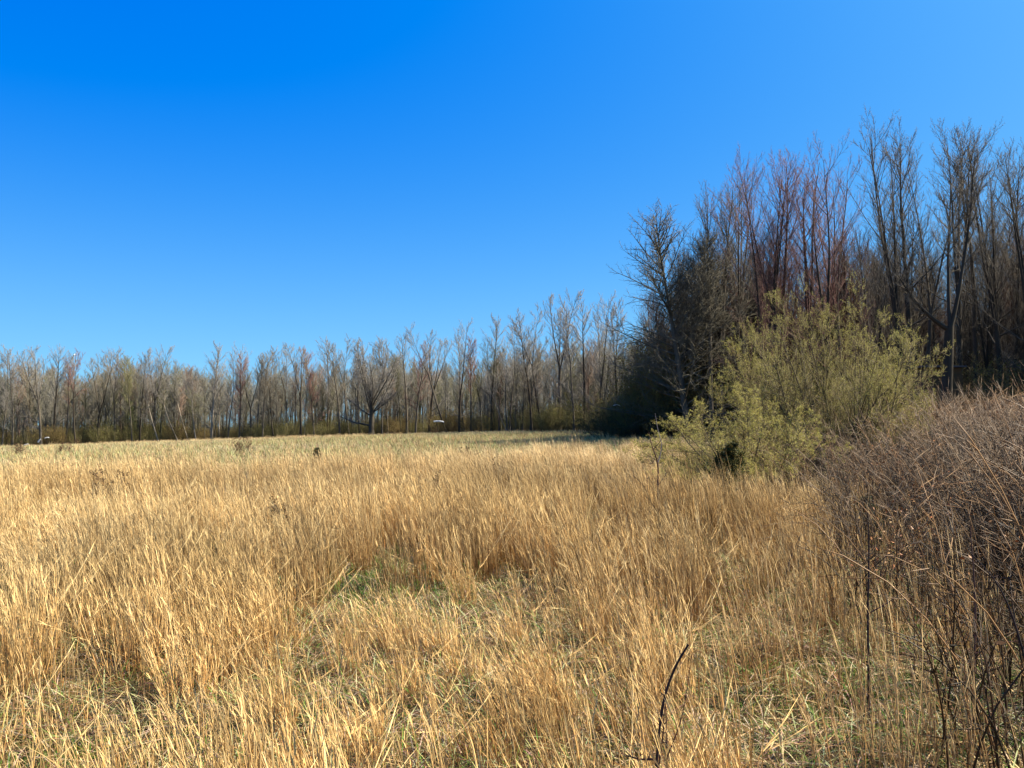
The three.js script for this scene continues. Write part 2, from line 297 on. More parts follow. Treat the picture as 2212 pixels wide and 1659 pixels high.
{ // the mass of trees standing behind the front row
  const rnd = rng(31), list = [];
  const wood = stuff('far_woodland', 'mass of bare grey trees deep inside the far wood', 'woodland');
  for (let k = 0; k < 1150; k++) {
    const px = -260 + rnd() * 1700, d = farD(Math.min(px, 1380)) + 3 + Math.pow(rnd(), 1.1) * 46, at = spot(px, d), tops = px < 800 ? 764 : px < 1000 ? 764 - (px - 800) * 0.12 : 740 - (px - 1000) * 0.22;
    const H = Math.max(7, (rise(tops, farD(px)) - ground(at.x, -farD(px))) * (0.5 + 0.38 * rnd() + 0.16 * noise(at.x * 0.11, 4))), s = H / 15;
    const tone = 0.8 + 0.5 * rnd(), q = rnd(), tint = q < 0.1 ? [1.2 * tone, 0.92 * tone, 0.85 * tone] : q < 0.35 ? [0.95 * tone, 1.0 * tone, 0.72 * tone] : [1.05 * tone, 1.1 * tone, 1.12 * tone];
    list.push([at.x, at.y, at.z, rnd() * 6.28, s * (0.8 + 0.3 * rnd()), s, Math.floor(rnd() * NFAR), tint]);
  }
  scatter('bare_trees', farKinds.map(k => mergeGeometries([k.trunk, k.crown])), M.mass, list, wood);
}
// thickets of twigs at the foot of the woods
const brushKinds = [0, 1, 2].map(k => {
  const rnd = rng(200 + k), stems = [];
  for (let i = 0; i < 16; i++) stems.push({ p: V((rnd() - 0.5) * 1.6, -0.05, (rnd() - 0.5) * 1.6), d: V((rnd() - 0.5) * 0.7, 1, (rnd() - 0.5) * 0.7), L: 1.6 + 1.6 * rnd(), r: 0.014 });
  const g = grow(stems, { c0: lin(0.13, 0.105, 0.06), c1: lin(0.22, 0.185, 0.09), n: [9, 4], len: [0.4, 0.45], ang: [42, 45], up: [0.1, 0.3, 0.2], gnarl: [0.2, 0.3, 0.3], seg: [4, 2, 2], sides: [3, 3, 3], rad: [0.6, 0.6], first: [0.15, 0.1], thin: 0.005, leaves: 2, leafLen: 0.06, leafWid: 0.035, lc: lin(0.19, 0.185, 0.05), lc2: lin(0.18, 0.12, 0.055), leafMix: 0.4 }, rnd);
  return mergeGeometries([g.trunk, g.crown]);
});
{
  const rnd = rng(33), list = [], brush = stuff('undergrowth', 'olive and brown twiggy undergrowth along the foot of the far wood', 'undergrowth');
  for (let k = 0; k < 900; k++) {
    const px = -240 + rnd() * 1640, d = farD(Math.min(px, 1380)) + 0.5 + Math.pow(rnd(), 1.2) * 30, at = spot(px, d), n = fbm(at.x * 0.09, 3 + at.z * 0.05), s = 0.4 + 0.8 * n * (0.4 + rnd()) + 0.5 * rnd() * rnd(), q = noise(at.x * 0.16 + 9, 2), tone = 0.85 + 0.4 * rnd();
    list.push([at.x, at.y, at.z, rnd() * 6.28, s * 1.1, s, Math.floor(rnd() * 3), q > 0.62 ? [0.85 * tone, 0.72 * tone, 0.6 * tone] : [0.75 * tone, 0.76 * tone, 0.62 * tone]]);
  }
  scatter('thicket', brushKinds, M.brush, list, brush);
}
// small evergreens inside the far wood
function juniperGeo(seed, H, Rr, n, c, c2) {
  const rnd = rng(seed), stems = [{ p: V(0, -0.05, 0), d: V(0.05, 1, 0), L: H, r: 0.05 * H / 2 }];
  return grow(stems, { c0: lin(0.1, 0.07, 0.05), c1: lin(0.09, 0.09, 0.03), n: [n, 7, 5], len: [Rr / H, 0.45, 0.5], ang: [62, 45, 40], up: [0, 0.7, 0.4, 0.2], gnarl: [0.08, 0.2, 0.2, 0.2], seg: [6, 3, 2, 1], sides: [5, 3, 3, 3], rad: [0.3, 0.5, 0.6], first: [0.05, 0.1, 0.1], thin: 0.003, angTop: 0.5, leaves: 7, leafLen: 0.05 * Math.sqrt(H), leafWid: 0.02 * Math.sqrt(H), lc: c, lc2: c2, leafMix: 0.35 }, rnd);
}
{
  const g = juniperGeo(301, 6, 2.0, 34, lin(0.06, 0.085, 0.025), lin(0.1, 0.12, 0.03));
  for (const [px, d, h, label] of [[286, 121, 6.5, 'green evergreen half hidden behind trunks in the left far wood'], [1107, 97, 4.0, 'dark green evergreen at the foot of the narrow pole tree'], [700, 120, 4.6, 'faint green evergreen behind the straight pole-like tree']]) {
    const t = thing('evergreen_tree', label, 'tree', spot(px, d), px); t.scale.setScalar(h / 6); part('trunk', g.trunk, M.bark, t); part('crown', g.crown, M.leaf, t);
  }
}

// ------------------------------------------------------------ near wood on the right
const nearKinds = [
  { H: 17, r: 0.2, fork: 0.36, leaders: 3, spread: 3.5 }, { H: 17, r: 0.17, fork: 0.5, leaders: 1 }, { H: 17, r: 0.22, fork: 0.3, leaders: 2, spread: 3.5 }, { H: 17, r: 0.16, fork: 0.42, leaders: 2, spread: 3 },
  { H: 17, r: 0.21, fork: 0.22, leaders: 3, spread: 5 }, { H: 17, r: 0.14, fork: 0.55, leaders: 1 }, { H: 17, r: 0.18, fork: 0.45, leaders: 3, spread: 4 },
].map((p, k) => forestTree(400 + k, { ...p, n: [28, 8, 7], len: [0.32, 0.42, 0.42], ang: [33, 30, 34], up: [0.3, 0.5, 0.45, 0.3], thin: 0.0055, low: 0.5, lowLimbs: 5 }));
const GN = 'bare trees along the edge of the near wood';
const near = [ // [bearing, distance, top, design, bark, crown, label, lean flip]
  [1536, 51, 399, 1, 'bark', 'twig', 'straight tall tree immediately right of the dark low-branched tree'],
  [1556, 52, 420, 5, 'bark', 'twig', 'thin pole tree second to the right of the dark low-branched tree'],
  [1590, 50, 392, 3, 'dark', 'twig', 'slim forked tree above the left slope of the olive bush'],
  [1612, 53, 372, 6, 'bark', 'red', 'rosy-topped tree rising behind the left slope of the olive bush'],
  [1655, 47, 352, 4, 'dark', 'red', 'many-limbed tree splitting low, left of the reddish pair'],
  [1674, 48, 345, 1, 'dark', 'red', 'straight dark tree among reddish twigs behind the olive bush'],
  [1697, 46, 330, 3, 'dark', 'red', 'slender red-twigged tree, left one of the reddish pair'],
  [1754, 45, 308, 0, 'dark', 'red', 'big red-twigged tree with dark limbs, right one of the reddish pair'],
  [1797, 44, 322, 2, 'dark', 'red', 'reddish two-stemmed tree above the top of the olive bush'],
  [1820, 46, 355, 6, 'bark', 'red', 'shorter rosy tree right of the reddish pair'],
  [1889, 43, 474, 4, 'dark', 'twig', 'low crooked tree in the gap left of the tallest tree'],
  [1954, 40, 240, 0, 'dark', 'twig', 'tallest tree of the near wood with broad fan-shaped crown'],
  [1976, 41, 262, 1, 'dark', 'twig', 'straight dark trunk just right of the tallest tree'],
  [2000, 43, 330, 3, 'bark', 'twig', 'slim tree between the tallest tree and the forked trunk'],
  [2072, 39, 286, 6, 'dark', 'twig', 'tall tree directly behind the forked trunk'],
  [2104, 42, 300, 5, 'bark', 'twig', 'thin straight tree right of the forked trunk'],
  [2130, 46, 345, 3, 'bark', 'twig', 'lower slim tree between the forked trunk and the tall tree at right'],
  [2168, 38, 276, 0, 'dark', 'twig', 'tall bare tree near the right edge of the picture'],
  [2190, 40, 300, 2, 'dark', 'twig', 'dark two-stemmed tree beside the tall tree at the right edge'],
  [2222, 36, 318, 6, 'dark', 'twig', 'bare tree partly cut off by the right edge'],
];
near.forEach(([px, d, top, k, b, c, label], i) => plantTree('woods_tree', nearKinds[k], px, d, top, label, GN, i * 2.1 + 0.4, M[b], M[c]));
{ // forked tree: short bole, one limb left, one right that turns upright
  const rnd = rng(91), d = 33, at = spot(2046, d), fk = rise(711, d) - at.y, H = rise(284, d) - at.y;
  const o = { c0: C0, c1: C1, n: [16, 8, 8], len: [0.36, 0.42, 0.42], ang: [33, 30, 34], up: [0.9, 0.45, 0.35, 0.3], gnarl: [0.08, 0.18, 0.25, 0.3], seg: [9, 5, 3, 2], sides: [7, 4, 3, 3], rad: [0.28, 0.45, 0.5], first: [0.3, 0.15, 0.1], thin: 0.005, taper: 0.86 };
  const g = grow([{ p: V(0.22, fk - 0.1, 0), d: V(0.36, 0.95, 0), L: (H - fk) * 0.9, r: 0.1 }, { p: V(0.2, fk - 0.05, 0), d: V(-0.85, 0.42, 0.1), L: 3.4, r: 0.11 }, { p: V(0.24, fk, 0), d: V(0.1, 1, -0.2), L: (H - fk) * 0.82, r: 0.09 }], o, rnd), b = new MB();
  b.tube([V(-0.1, -0.3, 0), V(-0.08, 0.5, 0), V(0.0, fk * 0.5, 0.03), V(0.16, fk * 0.85, 0), V(0.22, fk + 0.12, 0)], [0.34, 0.25, 0.22, 0.2, 0.18], 9, C0, C0, 0.5, rnd);
  const t = thing('forked_tree', 'dark tree forking into a left and a right limb above the brown brambles', 'tree', at, 0, GN);
  part('trunk', mergeGeometries([b.geo(), g.trunk]), M.dark, t); part('crown', g.crown, M.twig, t);
}
{ // dense low-branched tree at the corner of the near wood
  const rnd = rng(93), d = 52, at = spot(1492, d), H = rise(470, d) - at.y;
  const o = { c0: lin(0.11, 0.095, 0.07), c1: lin(0.15, 0.13, 0.088), n: [104, 11, 9], len: [0.42, 0.42, 0.36], ang: [82, 42, 44], angTop: 0.42, up: [0.02, 0.08, 0.1, 0.1], gnarl: [0.05, 0.2, 0.3, 0.35], seg: [10, 6, 2, 1], sides: [8, 4, 3, 3], rad: [0.2, 0.42, 0.55], first: [0.05, 0.1, 0.08], thin: 0.011, taper: 0.88, flare: 1.3, shape: t => 0.95 - 0.72 * t * t };
  const g = grow([{ p: V(0, -0.3, 0), d: V(-0.16, 1, 0), L: H, r: 0.27 }, { p: V(0, H * 0.36, 0), d: V(0.2, 1, 0.15), L: H * 0.52, r: 0.14 }], o, rnd);
  const t = thing('low_branched_tree', 'dark dense tree with fine horizontal branches at the corner of the near wood', 'tree', at, 0, GN);
  part('trunk', g.trunk, M.bark, t); part('crown', g.crown, M.bark, t);
}
{
  const rnd = rng(41), list = [], wood = stuff('near_woodland', 'mass of bare trunks and twigs inside the near wood', 'woodland');
  for (let k = 0; k < 560; k++) {
    const px = 1400 + rnd() * 1250, d0 = 54 - (px - 1500) * 0.026, d = Math.max(30, d0) + 3 + rnd() * 34, at = spot(px, d), H = 6 + 8.5 * Math.pow(rnd(), 0.95), s = H / 17, tone = 0.45 + 0.4 * rnd(), red = rnd() < 0.3;
    list.push([at.x, at.y, at.z, rnd() * 6.28, s * (0.85 + 0.3 * rnd()), s, Math.floor(rnd() * nearKinds.length), red ? [1.3 * tone, 0.85 * tone, 0.8 * tone] : [tone, tone, tone]]);
  }
  for (let k = 0; k < 34; k++) { // the close stand behind the low-branched tree
    const px = 1480 + rnd() * 190, d = 53.5 + rnd() * 9, at = spot(px, d), s = (11.5 + 4 * rnd()) / 17 * (0.86 + 0.14 * smooth(1440, 1560, px));
    list.push([at.x, at.y, at.z, rnd() * 6.28, s * 1.1, s, Math.floor(rnd() * nearKinds.length), [0.5, 0.5, 0.52]]);
  }
  scatter('bare_trees', nearKinds.map(k => mergeGeometries([k.trunk, k.crown])), M.twig, list, wood);
  const low = stuff('undergrowth', 'shaded twiggy undergrowth at the foot of the near wood', 'undergrowth'), l2 = [];
  for (let k = 0; k < 330; k++) {
    const px = 1290 + rnd() * 1250, d0 = 56 - (px - 1500) * 0.026, d = Math.max(28, d0) + (rnd() - 0.12) * 26, at = spot(px, d), s = 0.6 + 0.9 * rnd();
    l2.push([at.x, at.y, at.z, rnd() * 6.28, s, s, Math.floor(rnd() * 3), [0.6, 0.58, 0.52]]);
  }
  for (let k = 0; k < 90; k++) { // the close dark tangle under the low-branched tree
    const px = 1325 + rnd() * 260, d = 53.5 + rnd() * 7, at = spot(px, d), s = 0.9 + 1.9 * rnd() * smooth(1310, 1440, px);
    l2.push([at.x, at.y, at.z, rnd() * 6.28, s * 0.8, s, Math.floor(rnd() * 3), [0.75, 0.72, 0.6]]);
  }
  scatter('thicket', brushKinds, M.brush, l2, low);
}
// ------------------------------------------------------------ shrubs
function shrub(seed, p) {
  const rnd = rng(seed), stems = [];
  for (let k = 0; k < p.stems; k++) {
    const a = k * 2.4 + rnd(), q = Math.sqrt((k + 0.5) / p.stems), tilt = q * p.spread * R;
    stems.push({ p: V(Math.cos(a) * q * p.R * 0.3, -0.1, Math.sin(a) * q * p.R * 0.3), d: V(Math.cos(a) * Math.sin(tilt) + (p.lean || 0), Math.cos(tilt), Math.sin(a) * Math.sin(tilt)), L: p.H * (0.95 + 0.2 * rnd()) * (1 - 0.22 * q), r: p.r * (0.6 + 0.6 * rnd()) });
  }
  return grow(stems, { c0: p.c0 || lin(0.075, 0.06, 0.05), c1: p.c1 || lin(0.25, 0.19, 0.08), n: p.n, len: [0.42, 0.5, 0.5], ang: [48, 46, 42], up: [0.05, 0.16, 0.25, 0.3], gnarl: [0.3, 0.34, 0.34, 0.3], wind: [0.12, 0.1, 0.1, 0.1], seg: [7, 4, 2, 1], sides: [6, 3, 3, 3], rad: [0.5, 0.5, 0.55], first: [0.16, 0.12, 0.1], thin: p.thin || 0.0038, leaves: p.leaves, leafLen: p.leafLen, leafWid: p.leafWid, lc: p.lc, lc2: p.lc2, leafMix: p.leafMix ?? 0.3 }, rnd);
}
function putShrub(name, g, px, d, label, wide, high, turn, group) { const t = thing(name, label, 'bush', spot(px, d), turn || 0, group); t.scale.set(wide, high, wide); part('stems', g.trunk, M.bark, t); part('twigs', g.crown, M.leaf, t); return t; }
const olive = { lc: lin(0.50, 0.45, 0.11), lc2: lin(0.36, 0.29, 0.085) };
const bigG = shrub(500, { stems: 36, spread: 52, R: 2.6, H: 4.9, r: 0.04, n: [14, 7, 6], leaves: 6, leafLen: 0.03, leafWid: 0.009, lean: -0.05, ...olive });
putShrub('olive_bush', bigG, 1795, 20, 'big rounded olive-green bush at the right, taller than all other bushes', 0.78, 1.02, 0);
const sideG = shrub(501, { stems: 30, spread: 66, R: 1.8, H: 2.9, r: 0.03, n: [14, 7, 6], leaves: 6, leafLen: 0.03, leafWid: 0.009, lean: -0.22, ...olive });
putShrub('olive_bush', sideG, 1612, 17.6, 'low yellowish bush spreading left from the big olive bush', 0.95, 0.84, 0);
putShrub('olive_bush', sideG, 1915, 19.5, 'olive bush merging into the right flank of the big olive bush', 0.5, 1.1, 2.2);
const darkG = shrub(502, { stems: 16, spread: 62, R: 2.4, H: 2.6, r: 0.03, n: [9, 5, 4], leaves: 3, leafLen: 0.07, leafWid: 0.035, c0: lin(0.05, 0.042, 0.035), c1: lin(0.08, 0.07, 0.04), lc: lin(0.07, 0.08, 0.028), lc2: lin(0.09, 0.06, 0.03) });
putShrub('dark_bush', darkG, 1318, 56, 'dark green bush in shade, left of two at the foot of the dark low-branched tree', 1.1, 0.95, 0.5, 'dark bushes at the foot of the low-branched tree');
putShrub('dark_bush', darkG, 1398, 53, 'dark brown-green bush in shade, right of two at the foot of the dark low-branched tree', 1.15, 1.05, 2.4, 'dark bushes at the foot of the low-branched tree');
function juniper(px, d, h, seed, label, w, c, c2) { const g = juniperGeo(seed, h, w, 30, c, c2), t = thing('juniper_bush', label, 'bush', spot(px, d)); part('stem', g.trunk, M.bark, t); part('foliage', g.crown, M.leaf, t); }
juniper(1566, 15, 1.15, 601, 'dark juniper with rusty yellow tips in front of the low yellowish bush', 0.62, lin(0.04, 0.05, 0.015), lin(0.2, 0.15, 0.035));
juniper(1857, 10.2, 0.62, 602, 'small dark green juniper among grey brambles at the straw edge', 0.3, lin(0.04, 0.06, 0.02), lin(0.06, 0.08, 0.03));
juniper(684, 25, 0.8, 603, 'small dark evergreen seedling alone in the middle of the meadow', 0.3, lin(0.04, 0.05, 0.02), lin(0.07, 0.07, 0.03));

// ------------------------------------------------------------ grasses
// where the tall straw grows: dense sea, worn gaps by the viewer, bramble ground to the right
const gaps = [[-2.9, -6.3, 0.5, 0.45], [-1.45, -7.6, 0.3, 0.7], [0.95, -6.6, 0.2, 0.4], [-4.6, -8.2, 0.45, 0.4], [2.6, -8.2, 0.3, 0.4], [-3.4, -11, 0.5, 0.3], [0.6, -10.5, 0.3, 0.3], [-6.5, -12.5, 0.6, 0.35], [1.85, -5.3, 0.6, 0.6]];
const lanes = [[745, 55, 2, 6.4, 0.12], [1010, 32, 2, 4.4, 0.3], [1255, 40, 2, 4.4, 0.4], [1665, 105, 2, 5.0, 0.1], [560, 26, 2, 4.4, 0.55], [190, 60, 4, 5.6, 0.4], [1950, 160, 2, 6, 0.25]]; // worn lanes: bearing, half width, from, to, what is left
const edgeX = d => d < 11.5 ? 2.2 + (d - 5) * 0.43 : 5.0 + (d - 11.5) * (d < 18 ? 0.11 : 0.16);
function tall(x, z) {
  const d = -z, px = 1106 + x / d * FOC, jag = noise(x * 2.2 + 50, z * 2.2) - 0.5; let w = 0.92 - 0.22 * smooth(640, 760, px) * (1 - smooth(4, 8, d));
  for (const [c, hw, a, b, left] of lanes) { const k = (1 - smooth(0.7, 1.25, Math.abs(px - c) / hw + jag)) * smooth(a - 0.3, a + 0.3, d) * (1 - smooth(b - 0.6, b + 0.9, d + 1.4 * jag)); w *= 1 - k * (1 - left); }
  for (const [gx, gz, rx, rz] of gaps) w *= smooth(0.75, 1.25, Math.hypot((x - gx) / rx, (z - gz) / rz) + 0.5 * (noise(x * 3, z * 3) - 0.5));
  w *= 1 - smooth(-0.4, 0.7, x - edgeX(d) + 0.8 * (noise(x * 0.9, z * 0.9 + 30) - 0.5));
  const bx = x / d, end = (bx < -0.2 ? 17.5 + 8 * (bx + 0.7) : bx < 0 ? 21.5 + 45 * (bx + 0.2) : 30.5 + 30 * bx) + 5 * (noise(x * 0.2, 3) - 0.4);
  w *= 1 - 0.95 * smooth(end - 2, end + 5, d);
  w *= 0.35 + 0.65 * smooth(0.36, 0.5, fbm(x * (d < 14 ? 0.8 : 0.45) + 20, z * (d < 14 ? 0.8 : 0.45)));
  const strip = smooth(80, 86, d) * (1 - smooth(101, 106, d)) * smooth(0.38, 0.5, fbm(x * 0.05 + 2, 7)) * (x < -18 ? 1 : 0.4);
  return Math.max(w, 0.65 * strip);
}
const S0 = lin(0.22, 0.084, 0.018), S1 = lin(0.375, 0.208, 0.058), S2 = lin(0.565, 0.415, 0.195);
const mixc = (a, b, t) => a.map((v, i) => v + (b[i] - v) * t);
function strawTuft(seed, nStem, detail, lean) {
  const rnd = rng(seed), mb = new MB(), gy = V();
  for (let k = 0; k < nStem; k++) {
    const a = rnd() * 6.28, q = (nStem > 24 ? 0.15 : 0.2) * Math.sqrt(rnd()), H = 0.42 + 0.58 * rnd(), tone = 0.5 + 0.95 * rnd(), rust = rnd();
    const p = V(Math.cos(a) * q, -0.02, Math.sin(a) * q), d = V(Math.cos(a) * q * 0.9 + (rnd() - 0.5) * 0.16 - 0.02 * lean, 1, Math.sin(a) * q * 0.9 + (rnd() - 0.5) * 0.16), pts = [p.clone()], dirs = [], ns = detail ? 5 : 4, bow = lean * (0.2 + 1.3 * rnd() * rnd() * rnd());
    const stray = rnd() < 0.1, sx = (rnd() - 0.5) * 0.9, sz = (rnd() - 0.5) * 1.1, kink = rnd() < 0.08 ? 2 + Math.floor(rnd() * 3) : 99;
    if (stray) { d.x += sx * 0.45; d.z += sz * 0.45; d.normalize(); }
    for (let i = 1; i <= ns; i++) { const f = i / ns; if (i === kink) { d.x += sx; d.y -= 0.5 + 0.6 * rnd(); d.z += sz; } d.x -= bow * f * f * 0.55; d.y -= 0.03 * f * f * bow; d.z += (rnd() - 0.5) * 0.04; d.normalize(); dirs.push(d.clone()); pts.push(pts[i - 1].clone().addScaledVector(d, H / ns)); }
    const cB = mixc(S0, S1, rust < 0.35 ? 0.1 : 0.75).map(v => v * tone), cT = mixc(S1, S2, 0.35 + 0.65 * rnd()).map(v => v * tone);
    const r = detail ? 0.0026 : 0.0036;
    mb.tube(pts, pts.map((_, i) => r * (1 - 0.55 * i / ns)), 3, cB, cT);
    const nl = detail ? 8 : 4;
    for (let i = 0; i < nl; i++) { // leaves and spathes along the stem, more towards the tip
      const f = 0.12 + 0.86 * Math.pow(rnd(), 0.75), s = Math.min(ns - 1e-3, f * ns), j = Math.floor(s), b = pts[j].clone().lerp(pts[j + 1], s - j), ld = bent(dirs[j], (5 + 22 * rnd() * rnd()) * R, rnd() * 6.28), L = (f > 0.5 ? 0.05 + 0.07 * rnd() : 0.1 + 0.16 * rnd()), mid = b.clone().addScaledVector(ld, L * 0.5), tip = mid.clone().addScaledVector(V(ld.x - 0.25 * rnd() * lean, ld.y - 0.25 * rnd(), ld.z).normalize(), L * 0.5);
      mb.ribbon([b, mid, tip], (detail ? 0.0026 : 0.0045) + 0.002 * rnd(), bent(ld, 90 * R, rnd() * 6.28), mixc(cB, cT, f), mixc(S1, S2, 0.4 + 0.6 * rnd()).map(v => v * tone));
    }
  }
  const nb = detail ? 26 : 8; // dead curled leaves round the foot
  for (let k = 0; k < nb; k++) {
    const a = rnd() * 6.28, p = V(Math.cos(a) * 0.06, 0, Math.sin(a) * 0.06), t = 0.2 + 0.7 * rnd(), L = 0.18 + 0.26 * rnd(), pts = [p];
    for (let i = 1; i <= 4; i++) { const f = i / 4; pts.push(p.clone().add(V(Math.cos(a) * t * L * f, L * (f * 0.9 - f * f * t * 0.8), Math.sin(a) * t * L * f))); }
    mb.ribbon(pts, 0.0035, V(-Math.sin(a), 0, Math.cos(a)), S0.map(v => v * 0.9), mixc(S0, S1, 0.7 * rnd() + 0.2));
  }
  return mb.geo();
}
{
  const rnd = rng(51), grass = stuff('broomsedge_grass', 'sea of tall tan broomsedge grass bending left in the wind', 'tall grass');
  const nearT = [0, 1, 2, 3, 4, 5].map(k => strawTuft(700 + k, k < 2 ? 9 : 34 + 7 * k, true, 0.3 + 0.11 * k)), farT = [0, 1, 2, 3].map(k => strawTuft(720 + k, 34, false, 0.7 + 0.22 * k));
  const ln = [], lf = [];
  const put = (x, z, list, kinds, from = 0) => {
    const w = tall(x, z); if (rnd() > w) return;
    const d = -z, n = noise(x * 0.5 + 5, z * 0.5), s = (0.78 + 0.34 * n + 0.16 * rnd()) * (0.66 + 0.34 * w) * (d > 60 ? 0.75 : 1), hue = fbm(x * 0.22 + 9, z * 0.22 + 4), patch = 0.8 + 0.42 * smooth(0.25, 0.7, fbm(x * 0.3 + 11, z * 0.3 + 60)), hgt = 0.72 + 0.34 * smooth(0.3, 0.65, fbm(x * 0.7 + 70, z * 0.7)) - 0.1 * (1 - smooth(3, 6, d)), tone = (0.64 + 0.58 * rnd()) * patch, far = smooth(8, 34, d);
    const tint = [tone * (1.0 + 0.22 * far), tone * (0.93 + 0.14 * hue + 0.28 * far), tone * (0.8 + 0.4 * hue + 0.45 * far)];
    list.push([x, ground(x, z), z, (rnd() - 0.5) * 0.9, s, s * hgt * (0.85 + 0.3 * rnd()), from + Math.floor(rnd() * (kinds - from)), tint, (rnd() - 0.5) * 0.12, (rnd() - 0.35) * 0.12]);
  };
  for (let z = -1.9; z > -11.4; z -= 0.43) for (let x = -(1.6 - z * 0.8); x < 1.6 - z * 0.8; x += 0.43) put(x + (rnd() - 0.5) * 0.5, z + (rnd() - 0.5) * 0.5, ln, 6, 2);
  for (let k = 0; k < 1700; k++) { const z = -1.9 - rnd() * 9.6, x = (rnd() - 0.5) * 2 * (1.6 - z * 0.8); put(x, z, ln, 2); }
  for (let z = -11.2; z > -42; z -= 0.43) for (let x = z * 0.78 - 1; x < 1 - z * 0.78; x += 0.43) put(x + (rnd() - 0.5) * 0.5, z + (rnd() - 0.5) * 0.5, lf, 4);
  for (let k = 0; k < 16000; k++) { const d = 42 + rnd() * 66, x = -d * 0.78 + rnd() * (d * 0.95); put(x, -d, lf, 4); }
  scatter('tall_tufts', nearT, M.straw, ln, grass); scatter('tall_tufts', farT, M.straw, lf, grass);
}
function turf(seed, n, L0, L1, rad, cols, flat, w) { // short blades
  const rnd = rng(seed), mb = new MB();
  for (let k = 0; k < n; k++) {
    const a = rnd() * 6.28, q = rad * Math.sqrt(rnd()), b = rnd() * 6.28, p = V(Math.cos(a) * q, -0.01, Math.sin(a) * q), L = L0 + (L1 - L0) * rnd(), t = flat * (0.5 + rnd()), pts = [p];
    for (let i = 1; i <= 3; i++) { const f = i / 3; pts.push(p.clone().add(V(Math.cos(b) * t * L * f, L * (f - Math.min(0.8, t * 0.55) * f * f), Math.sin(b) * t * L * f))); }
    const c = cols[Math.floor(rnd() * cols.length)].map(v => v * (0.7 + 0.6 * rnd()));
    mb.ribbon(pts, w * (0.7 + 0.6 * rnd()), V(-Math.sin(b), 0, Math.cos(b)), c.map(v => v * 0.85), c);
  }
  return mb.geo();
}
{
  const rnd = rng(52), list = [], g1 = lin(0.05, 0.115, 0.01), g2 = lin(0.085, 0.12, 0.016), t1 = lin(0.19, 0.13, 0.05), t2 = lin(0.08, 0.048, 0.018), t3 = lin(0.4, 0.31, 0.15);
  const kinds = [turf(800, 60, 0.06, 0.16, 0.12, [g1, g1, g2, t1], 0.5, 0.004), turf(801, 60, 0.06, 0.18, 0.12, [g1, g2, g1, t1, t3], 0.7, 0.004), turf(802, 55, 0.12, 0.34, 0.13, [t1, t2, t2, t3], 1.2, 0.005), turf(803, 55, 0.12, 0.36, 0.14, [t1, t2, g2, t3], 1.35, 0.0045)];
  const low = stuff('short_grass', 'short green grass and curled dead straw between the tall tufts', 'grass');
  for (let k = 0; k < 9500; k++) {
    const d = 2.6 + Math.pow(rnd(), 1.25) * 14, x = (rnd() - 0.5) * 2 * (1.3 + d * 0.78), z = -d, g = fbm(x * 0.9 + 3, z * 0.9 + 9), green = g > 0.41, s = 0.75 + 0.6 * rnd(), tone = 0.8 + 0.4 * rnd();
    list.push([x, ground(x, z), z, rnd() * 6.28, s, s, green ? (rnd() < 0.55 ? 0 : rnd() < 0.5 ? 1 : 2 + Math.floor(rnd() * 2)) : (rnd() < 0.2 ? 1 : 2 + Math.floor(rnd() * 2)), [tone, tone, tone]]);
  }
  scatter('turf', kinds, M.blade, list, low);
}
{
  const rnd = rng(53), list = [], g2 = lin(0.15, 0.14, 0.045), t1 = lin(0.33, 0.26, 0.115), t2 = lin(0.2, 0.145, 0.062), t3 = lin(0.48, 0.38, 0.19);
  const kinds = [turf(820, 26, 0.15, 0.38, 0.25, [g2, g2, t1, t2], 0.6, 0.012), turf(821, 26, 0.18, 0.48, 0.25, [g2, t1, t3, t2], 0.55, 0.011), turf(822, 24, 0.2, 0.55, 0.22, [t1, t3, t3], 0.5, 0.01)];
  const mead = stuff('meadow_grass', 'low grey-green and straw coloured meadow grass before the far wood', 'grass');
  for (let k = 0; k < 60000; k++) {
    const d = 24 + Math.pow(rnd(), 0.8) * 88, x = (rnd() - 0.5) * 2 * d * 0.78; if (x > edgeX(Math.min(d, 36)) + 3 || d > farD(1106 + x / d * FOC) + 2) continue;
    const q = fbm(x * 0.07 + 30, -d * 0.13), tone = 0.8 + 0.45 * rnd(), s = 0.7 + 0.6 * rnd(), gr = smooth(0.42, 0.58, q);
    list.push([x, ground(x, -d), -d, rnd() * 6.28, s, s, rnd() < gr * 0.3 ? 0 : rnd() < 0.5 ? 1 : 2, [tone, tone, tone * (1.08 - 0.12 * gr)]]);
  }
  scatter('meadow_tufts', kinds, M.blade, list, mead);
}

